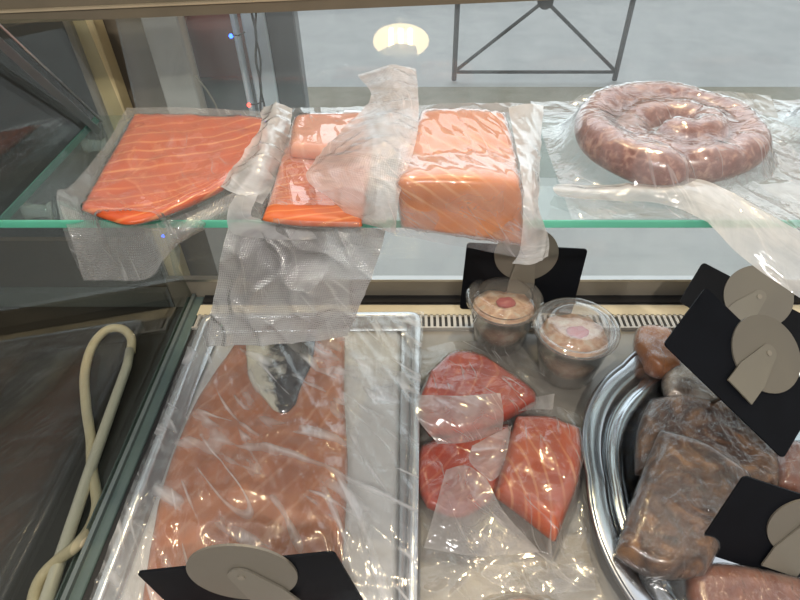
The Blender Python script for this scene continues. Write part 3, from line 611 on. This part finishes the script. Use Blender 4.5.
# ------------------------------------------------------------------ fish tray on the deck
kt = thing('fish_tray', 'pale metal tray lined with white paper at left of the deck', 'tray', W(300, 480, 0))
ZT = .024
def rr(corn, inset, z, seg=8, r=.016):
    c = [V(p) for p in corn]; pts = []
    for i in range(4):
        p = c[i]; a = (c[i-1]-p).normalized(); b = (c[(i+1) % 4]-p).normalized()
        o = p+(a+b)*inset; rad = max(r-inset*.6, .004); s = o+a*rad; e = o+b*rad
        for k in range(seg+1):
            t = k/seg; q = (1-t)**2*s+2*t*(1-t)*o+t*t*e; pts.append(V((q.x, q.y, z)))
    return pts
TC = [W(203, 313, ZT), W(421, 311, ZT), W(416, 700, ZT), W(52, 700, ZT)]
def tray(corn, prof, m, parent, name):
    bm = bmesh.new(); loops = []
    for ins, z in prof: loops.append([bm.verts.new(p) for p in rr(corn, ins, z)])
    for a, b in zip(loops, loops[1:]):
        n = len(a)
        for k in range(n): bm.faces.new([a[k], a[(k+1) % n], b[(k+1) % n], b[k]])
    bm.faces.new(loops[-1]); bmesh.ops.recalc_face_normals(bm, faces=bm.faces)
    return link(name, bm, m, parent)
tray(TC, [(.0, ZT-.004), (0, ZT-.001), (.0015, ZT), (.006, ZT+.0004), (.008, ZT-.001), (.0085, ZT-.003), (.010, .007), (.014, .003), (.02, .0015)], M_tray, kt, 'tray_body')
bm = slab([[W(218, 334, .0045), W(300, 330, .0045), W(402, 330, .0045)], [W(178, 430, .0045), W(290, 430, .0045), W(400, 430, .0045)], [W(100, 640, .0045), W(250, 640, .0045), W(398, 640, .0045)]], .002, .002, n=20, rnd=.02)
link('paper_liner', bm, M_paper, kt, smooth=True)
kf = thing('salmon_side', 'whole pink salmon side lying in the pale tray under film', 'salmon', W(260, 480, .005))
tf = .0225
def groove(u, v):
    d = (u-.42-.08*sin(v*9)); return -.003*exp(-(d/.02)**2)*(1 if .25 < v < .62 else 0)-.0035*exp(-((v-.40-.06*sin(u*7))/.015)**2)*(1 if .4 < u < .8 else 0)+.0012*sin(v*60+u*9)*.4
fb = slab(ctl([[(236, 338), (270, 330), (310, 328), (345, 332)], [(196, 395), (250, 392), (305, 392), (344, 390)], [(166, 465), (225, 465), (290, 465), (347, 462)], [(148, 540), (210, 545), (280, 545), (343, 540)], [(132, 640), (210, 645), (270, 645), (335, 640)]], lambda x, y: W(x, y, tf)), .017, .012, n=70, amp=.0025, nscale=40, rnd=.04, bump=groove)
skb = slab(ctl([[(244, 338), (262, 332), (285, 330), (318, 332)], [(246, 358), (265, 358), (288, 358), (312, 360)], [(250, 380), (266, 382), (284, 384), (302, 382)], [(268, 402), (274, 409), (286, 411), (296, 402)]], lambda x, y: W(x, y, tf+.0055)), .006, .006, seed=8, rnd=.2)
trf = bvh([fb, skb]); link('flesh', fb, M_salD, kf); link('skin_flap', skb, M_skin, kf, label='silver and black skin flap')
# film stretched over the tray
bm = bmesh.new(); zt_ = ZT+.0012
sheet(bm, [[W(200, 316, zt_), W(260, 318, zt_-.001), W(350, 318, zt_-.001), W(424, 312, zt_)], [W(170, 395, zt_), W(240, 395, zt_-.002), W(340, 395, zt_-.004), W(420, 400, zt_)], [W(136, 480, zt_), W(220, 480, zt_-.002), W(330, 480, zt_-.004), W(419, 480, zt_)], [W(66, 660, zt_), W(190, 660, zt_-.001), W(310, 660, zt_-.002), W(416, 660, zt_)]], tree=trf, amp=.0028, ang=.52, sx=95, sy=5, seed=51, nu=130, nv=130, smooth=8)
props(link('cling_film_cover', bm, M_tfilm, loc=W(300, 470, ZT)), 'clear cling film stretched over the salmon tray, full of creases', 'cling film')
# ------------------------------------------------------------------ packs on the deck
GD = 'packed salmon pieces on the steel deck'
def deckpack(label, fish, th, bag, seed, folds=(), m=M_salR, fm=None, base=.002, n=36, rnd=.4, lift=0.0):
    k = thing('vacuum_packed_salmon', label, 'packed salmon', W(fish[1][1][0], fish[1][1][1], base+lift), GD)
    fbm = slab([[W(x, y, base+lift+th+.001) for x, y in r] for r in fish], th, .012, n=n, seed=seed, rnd=rnd, amp=.0016)
    tr = bvh([fbm]); link('salmon_fillet', fbm, m, k)
    bm = bmesh.new(); sheet(bm, [[W(x, y, base+lift+.001+(q[0] if q else 0)) for x, y, *q in r] for r in bag], tree=tr, amp=.0022, ang=seed*.7, sx=80, sy=18, seed=seed, nu=70, nv=70, smooth=8)
    link('plastic_bag', bm, fm or M_bag, k)
    for q, fo in enumerate(folds):
        bm = bmesh.new(); sheet(bm, [[W(x, y, base+lift+z) for x, y, z in r] for r in fo], amp=.0016, ang=seed*.5+q, seed=seed+q, nu=36, nv=36)
        link('bag_fold', bm, M_fold, k, label='milky folded end of the bag')
    return k
M_fold = film('bag_fold_plastic', .38, (.92, .88, .86), bump=.5, bscale=40, rough=.07, hv=.14, refl=2.2, crease_glint=.4)
fmd = film('deck_bag', .07, (.78, .76, .74), bump=.6, bscale=35, rough=.05, hv=.10, refl=1.8, crease_glint=.5)
deckpack('red salmon piece below the left portion cup, in a clear bag', [[(428, 368), (455, 348), (482, 350)], [(418, 402), (470, 385), (530, 382)], [(424, 432), (480, 424), (545, 396)]], .022, [[(415, 352), (455, 342), (500, 345), (535, 362)], [(414, 385), (460, 380), (510, 378), (553, 392)], [(414, 415), (460, 415), (510, 410), (552, 405)], [(424, 440), (470, 436), (510, 428), (550, 414)]], 2.0, folds=([[(418, 396, .028), (460, 396, .031), (500, 394, .028)], [(416, 416, .027), (460, 418, .028), (503, 412, .024)], [(438, 444, .012), (468, 442, .012), (502, 432, .012)]], [[(500, 404, .018), (530, 398, .018), (554, 394, .012)], [(508, 414, .012), (530, 410, .012), (552, 410, .008)]]), fm=fmd, lift=.004)
deckpack('flat salmon piece mostly under its crumpled bag, between the tray and the lined piece', [[(416, 442), (466, 428), (516, 418)], [(414, 474), (462, 470), (506, 462)], [(424, 506), (460, 514), (494, 500)]], .014, [[(416, 436), (455, 430), (490, 424), (520, 420)], [(414, 470), (455, 468), (490, 462), (516, 460)], [(418, 505), (450, 510), (490, 505), (520, 500)], [(424, 528), (455, 560), (495, 560), (530, 530)]], 3.0, folds=([[(472, 446, .020), (492, 436, .022), (512, 426, .024)], [(470, 462, .020), (488, 460, .022), (506, 456, .022)], [(490, 482, .018), (494, 480, .018), (500, 474, .018)]], [[(446, 470, .018), (466, 466, .019), (486, 478, .02)], [(436, 506, .016), (466, 508, .018), (504, 512, .016)], [(424, 548, .003), (480, 556, .005), (540, 552, .003)]]), fm=fmd)
deckpack('salmon piece with pale fat lines, nearest the steel platter', [[(516, 412), (548, 412), (583, 424)], [(506, 450), (544, 455), (582, 468)], [(495, 488), (526, 510), (558, 538)]], .026, [[(505, 404), (540, 404), (575, 414), (592, 424)], [(496, 450), (535, 455), (570, 462), (592, 470)], [(450, 505), (500, 520), (550, 540), (590, 545)], [(440, 530), (480, 575), (530, 595), (596, 590)]], 5.0, m=salmon('salmon_lined', (.44, .055, .014), (.50, .095, .025), (.80, .38, .18), ang=.6, scale=24, amount=.6), fm=fmd, rnd=.12, lift=.001)
deckpack('pink piece in a bag cut by the lower edge, right of the salmon tray', [[(485, 600), (520, 596), (550, 600)], [(480, 640), (520, 640), (560, 640)], [(480, 680), (520, 680), (560, 680)]], .014, [[(422, 545), (470, 560), (530, 568), (596, 560)], [(418, 590), (470, 585), (530, 585), (600, 590)], [(416, 640), (470, 640), (530, 640), (610, 640)], [(416, 700), (470, 700), (530, 700), (620, 700)]], 7.0, m=M_salP, fm=fmd)
# ------------------------------------------------------------------ portion cups
def cup(label, px, py, rw, tilt=0):
    base = W(px, py, 0.0); r = rw
    k = thing('portion_cup', label, 'cup', base+V((0, 0, .001)), 'lidded cups of salmon spread')
    c = base+V((0, 0, .001)); h = r*1.5
    bm = bmesh.new(); lathe(bm, [(r*.70, 0), (r*.72, .001), (r*.78, h*.35), (r*.84, h*.55), (r*.93, h*.93), (r*.98, h*.95), (r*.98, h*.97), (r*.90, h*.955), (r*.82, h*.55), (r*.70, .003)], c, cap0=True, cap1=True); link('cup_body', bm, M_cup, k)
    bm = bmesh.new(); lathe(bm, [(r*.66, .004), (r*.72, h*.3), (r*.79, h*.55), (r*.84, h*.74), (r*.80, h*.80), (r*.55, h*.84), (r*.25, h*.90)], c, cap0=True, cap1=True)
    for v in bm.verts:
        if v.co.z > c.z+h*.6: v.co.z += .004*noise.noise(v.co*130)
    sp_ = link('salmon_spread', bm, M_spread, k, label='pale orange salmon spread')
    bm = bmesh.new(); bmesh.ops.create_icosphere(bm, subdivisions=3, radius=r*.24, matrix=Matrix.Translation(c+V((r*.04, -r*.05, h*.93)))@Matrix.Diagonal((1.15, .8, .35, 1)))
    for v in bm.verts: v.co += V((1, 1, 1))*.0015*noise.noise(v.co*180)
    link('red_garnish', bm, M_red, k, label='red garnish on the spread')
    bm = bmesh.new(); lathe(bm, [(r*1.0, h*.93), (r*1.035, h*.97), (r*1.035, h*1.03), (r*.97, h*1.06), (r*.88, h*1.055), (r*.86, h*1.02), (r*.78, h*1.02), (r*.74, h*1.10), (r*.70, h*1.12), (r*.55, h*1.125), (r*.52, h*1.115), (r*.1, h*1.115)], c, cap1=True); link('lid', bm, M_cup, k)
    return k
cup('lidded cup of salmon spread touching the upright black sign', 499, 338, .0425)
cup('lidded cup of salmon spread nearest the steel platter', 565, 369, .0445)
# ------------------------------------------------------------------ steel platter and wrapped pieces
pc = V((.34, .255, .001)); PA, PB = .183, .207
kp = props(None or bpy.data.objects.new('serving_platter', None), 'oval polished steel platter with wavy rim at right of the deck', 'platter'); col.objects.link(kp); kp.location = pc
bm = bmesh.new(); prof = [(1.0, .0205, 1), (1.005, .0215, 1), (.985, .0222, 1), (.925, .0215, .9), (.905, .019, .8), (.885, .012, .8), (.86, .009, .8), (.84, .012, .6), (.82, .013, .5), (.79, .006, .3), (.75, .003, .1), (.5, .002, 0), (.02, .002, 0)]
rings = []; n = 160
for s, z, wv in prof:
    r_ = []
    for k in range(n):
        a = 2*pi*k/n; m_ = 1+wv*.028*(abs(sin(a*4+.5))-.6); r_.append(bm.verts.new(pc+V((PA*s*m_*cos(a), PB*s*m_*sin(a), z))))
    rings.append(r_)
for a, b in zip(rings, rings[1:]):
    for k in range(n): bm.faces.new([a[k], a[(k+1) % n], b[(k+1) % n], b[k]])
bm.faces.new(rings[-1]); bmesh.ops.recalc_face_normals(bm, faces=bm.faces); link('platter_dish', bm, M_platter, kp)
ri = []
bm = bmesh.new(); sweep(bm, [pc+V((PA*1.002*(1+.028*(abs(sin(a*4+.5))-.6))*cos(a), PB*1.002*(1+.028*(abs(sin(a*4+.5))-.6))*sin(a), .0215)) for a in [2*pi*k/200 for k in range(201)]], .0024, 8, cap=False)
link('rolled_rim', bm, pbr('rim_steel', (.42, .44, .48), .28, 1.0), kp)
GM = 'cling film wrapped pieces on the platter'
def wrapped(label, rows, z, th, m, seed, amp=.0014, cm=M_cling, wrap=True, rnd=.3, kind='wrapped_meat', cat='wrapped meat'):
    ct = [[W(x, y, z+(q[0] if q else 0)) for x, y, *q in r] for r in rows]
    k = thing(kind, label, cat, patch(ct, .5, .5)-V((0, 0, th)), GM)
    fbm = slab(ct, th, .014, n=48, amp=amp*.7, nscale=50, seed=seed, rnd=rnd); o = link('meat', fbm, m, k)
    if wrap:
        b = infl(o, .0008, seed, .0005, seed*.9); link('cling_film', b, cm, k)
    return k
wrapped('large brown wrapped slab glinting gold, nearest piece left of the lower right sign', [[(662, 422), (708, 438), (758, 470)], [(640, 482), (686, 498), (736, 520)], [(618, 546), (660, 568), (712, 568)]], .046, .032, M_smoked, 1.3, rnd=.12)
wrapped('darker brown wrapped slab behind the large gold glinting one', [[(650, 396), (710, 388), (768, 428)], [(640, 425), (705, 430), (786, 455)], [(636, 468), (705, 476), (784, 486)]], .030, .022, M_smoked, 2.7, rnd=.12)
wrapped('small orange wrapped fish piece at the platter back left of the signs', [[(638, 322), (656, 320), (674, 324)], [(638, 338), (658, 342), (684, 344)], [(648, 358), (664, 366), (686, 364)]], .040, .03, M_orange, 4.1, kind='wrapped_fish', cat='wrapped fish')
wrapped('pale skinned wrapped piece peeking out left of the large black sign', [[(668, 350), (690, 352), (715, 372)], [(666, 372), (690, 376), (720, 388)], [(668, 392), (692, 396), (724, 402)]], .034, .026, mottled('pale_skin', [(.10, .06, .04), (.4, .33, .27), (.6, .57, .52)], scale=40, coat=.5), 5.2, kind='wrapped_fish', cat='wrapped fish')
wrapped('pinkish brown wrapped piece at the bottom edge beside the lower right sign', [[(684, 556), (740, 560), (810, 572)], [(694, 600), (750, 604), (815, 612)], [(704, 640), (760, 644), (820, 644)]], .030, .024, M_pinkbr, 6.4)
wrapped('dark reddish wrapped piece at the right edge under the large black sign', [[(780, 432), (800, 436), (830, 440)], [(778, 455), (800, 460), (835, 462)], [(782, 484), (805, 488), (838, 490)]], .034, .026, M_pinkbr, 7.7)
M_loose = film('loose_film', .22, (.8, .84, .88), bump=.8, bscale=60, rough=.1, hv=.2)
bm = bmesh.new(); sheet(bm, [[W(736, 470, .02), W(770, 478, .022), W(812, 480, .02)], [W(740, 490, .012), W(775, 492, .018), W(812, 494, .02)], [W(740, 520, .012), W(775, 520, .016), W(812, 520, .02)]], amp=.003, seed=61, nu=40, nv=40)
props(link('loose_cling_film', bm, M_loose, loc=W(770, 490, .012)), 'bluish loose film end above the lower right sign', 'cling film')
bm = bmesh.new(); sheet(bm, [[W(625, 556, .012), W(660, 572, .02), W(700, 570, .016)], [W(630, 580, .010), W(665, 590, .014), W(700, 596, .016)], [W(636, 612, .008), W(668, 612, .012), W(704, 612, .016)]], amp=.003, seed=62, nu=40, nv=40)
props(link('loose_cling_film', bm, M_loose, loc=W(660, 590, .012)), 'loose film end at the bottom, left of the pinkish brown wrapped piece', 'cling film')
# ------------------------------------------------------------------ price signs (seen from the back)
GS = 'black price sign boards seen from behind'
def sign(label, P0, P1, P2, w_, h_, disc, dr, tdir, tlen, foot=None, tw=.013, tw2=.018):
    """P0 top left, P1 top right, P2 bottom left (approximate): local x, local down"""
    ex = (P1-P0).normalized(); ey = (P2-P0); ey = (ey-ex*ey.dot(ex)).normalized(); ez = ex.cross(ey)
    if ez.dot(CO-P0) < 0: ez = -ez
    def L(x, y, z=0): return P0+ex*x+ey*y+ez*z
    fz = foot if foot else L(w_*.5, h_)
    k = thing('price_sign', label, 'sign', fz, GS)
    def plate(pts, z0_, z1_, m, nm, par=k, lab=None, seg=None):
        b = bmesh.new(); lo = [b.verts.new(L(x, y, z0_)) for x, y in pts]; hi = [b.verts.new(L(x, y, z1_)) for x, y in pts]
        b.faces.new(lo[::-1]); b.faces.new(hi); n_ = len(pts)
        for i in range(n_): b.faces.new([lo[i], lo[(i+1) % n_], hi[(i+1) % n_], hi[i]])
        bmesh.ops.recalc_face_normals(b, faces=b.faces); return link(nm, b, m, par, smooth=False, label=lab)
    r = .004; o = []
    for cx_, cy_, a0 in ((r, r, pi), (w_-r, r, 1.5*pi), (w_-r, h_-r, 0), (r, h_-r, .5*pi)):
        for q in range(6): a = a0+q/5*pi/2; o.append((cx_+r*cos(a), cy_+r*sin(a)))
    plate(o, -.0018, 0, M_board, 'board')
    dx, dy = disc; c = plate([(dx+dr*cos(2*pi*q/48), dy+dr*.96*sin(2*pi*q/48)) for q in range(48)], .0004, .0022, M_disc, 'clip_disc', lab='grey beige round clip disc')
    tx, ty = cos(tdir), sin(tdir); nx, ny = -ty, tx; s0 = tw; pts = []
    for q in range(9): a = tdir+pi/2+pi*q/8; pts.append((dx+s0*.62*cos(a), dy+s0*.62*sin(a)))
    pts += [(dx+tx*tlen*.55-nx*tw2, dy+ty*tlen*.55-ny*tw2), (dx+tx*tlen-nx*tw2, dy+ty*tlen-ny*tw2), (dx+tx*tlen+nx*tw2, dy+ty*tlen+ny*tw2), (dx+tx*tlen*.55+nx*tw2, dy+ty*tlen*.55+ny*tw2)]
    tg = plate(pts, .0026, .0042, M_tongue, 'clip_tongue')
    plate([(dx+.0026*cos(2*pi*q/14), dy+.0026*sin(2*pi*q/14)) for q in range(14)], .0042, .0054, M_alu, 'rivet', tg, 'small metal rivet')
    # under the tongue
    if foot:
        b = bmesh.new(); e = L(dx+tx*tlen*.9, dy+ty*tlen*.9, .0034); sweep(b, [e, (e+foot)/2, foot], .0022, 8); link('foot', b, M_disc, k)
    return k
Ya = .515
sign('upright black sign standing behind the left portion cup', WY(467, 243, Ya), WY(580, 249, Ya-.004), WY(465, 315, Ya-.012), .136, .092, (.068, .010), .036, pi/2, .066, tw=.016, tw2=.015, foot=V((WY(512, 300, Ya).x, Ya-.02, .002)))
def PD(px, py, d): return CO+ray(px, py)*d
def perp3(a, b, c, d0, d1):
    """third corner on its own sight line so that the board is a true rectangle"""
    P0, P1 = PD(*a, d0), PD(*b, d1); e = P1-P0; r = ray(*c); d2 = (P0-CO).dot(e)/r.dot(e); P2 = CO+r*d2
    return P0, P1, P2, (P2-P0).length
P0, P1, P2, hh = perp3((703, 262), (806, 316), (679, 302), .64, .62)
sign('black sign propped behind the large tilted one at the platter back', P0, P1, P2, .143, min(hh, .085), (.068, .006), .036, pi/2+.25, .040, tw=.012, tw2=.014, foot=W(720, 345, .03))
P0, P1, P2, hh = perp3((706, 287), (810, 387), (664, 344), .54, .54)
sign('large tilted black sign covering the platter back, its disc highest at right', P0, P1, P2, .150, min(hh, .085), (.083, .008), .038, pi/2+.05, .052, tw=.014, tw2=.0155, foot=W(712, 402, .03))
P0, P1, P2, hh = perp3((744, 476), (860, 514), (695, 550), .44, .44)
sign('lower right black sign leaning over the large brown wrapped slab', P0, P1, P2, .136, min(hh, .085), (.066, .026), .030, pi/2, .045, tw=.013, tw2=.015)
Ye = W(240, 562, .095).y
sign('black sign standing on the salmon side at the bottom of the view', WY(136, 573, Ye), WY(340, 552, Ye), V((WY(136, 573, Ye).x, Ye-.004, .03)), .150, .075, (.078, .012), .0395, 1.30, .05, tw=.016, tw2=.016)
# ------------------------------------------------------------------ pendant lamp in the shop (seen mirrored in the front glass)
def mirror_dir(px, py):
    d = ray(px, py).normalized(); n_ = V((0, -cos(TILT), sin(TILT))); 
    t = (V((0, YG, 0))-CO).dot(n_)/d.dot(n_); hp = CO+d*t; return hp, d-2*d.dot(n_)*n_
hp, rd = mirror_dir(401, 41); lc = hp+rd*3.0
kl = thing('pendant_lamp', 'warm round pendant lamp seen mirrored in the front glass', 'lamp', lc)
M_lamp = pbr('lamp_diffuser', (.9, .75, .5), .5, emis=(1.0, .72, .36, 11)); M_bulb = pbr('lamp_tube', (1, .9, .7), .5, emis=(1.0, .85, .55, 45))
bm = bmesh.new(); bmesh.ops.create_uvsphere(bm, u_segments=32, v_segments=16, radius=1, matrix=Matrix.Translation(lc)@Matrix.Diagonal((.165, .09, .095, 1))); link('diffuser', bm, M_lamp, kl)
for dx in (-.055, 0, .055):
    bm = bmesh.new(); sweep(bm, [lc+V((dx, .10, .05)), lc+V((dx, .10, -.045))], .013, 10); link('bulb', bm, M_bulb, kl)
bm = bmesh.new(); lathe(bm, [(.02, .10), (.05, .12), (.03, .14), (.004, .16), (.004, 1.0)], lc, cap1=True); link('stem', bm, M_dgrey, kl)
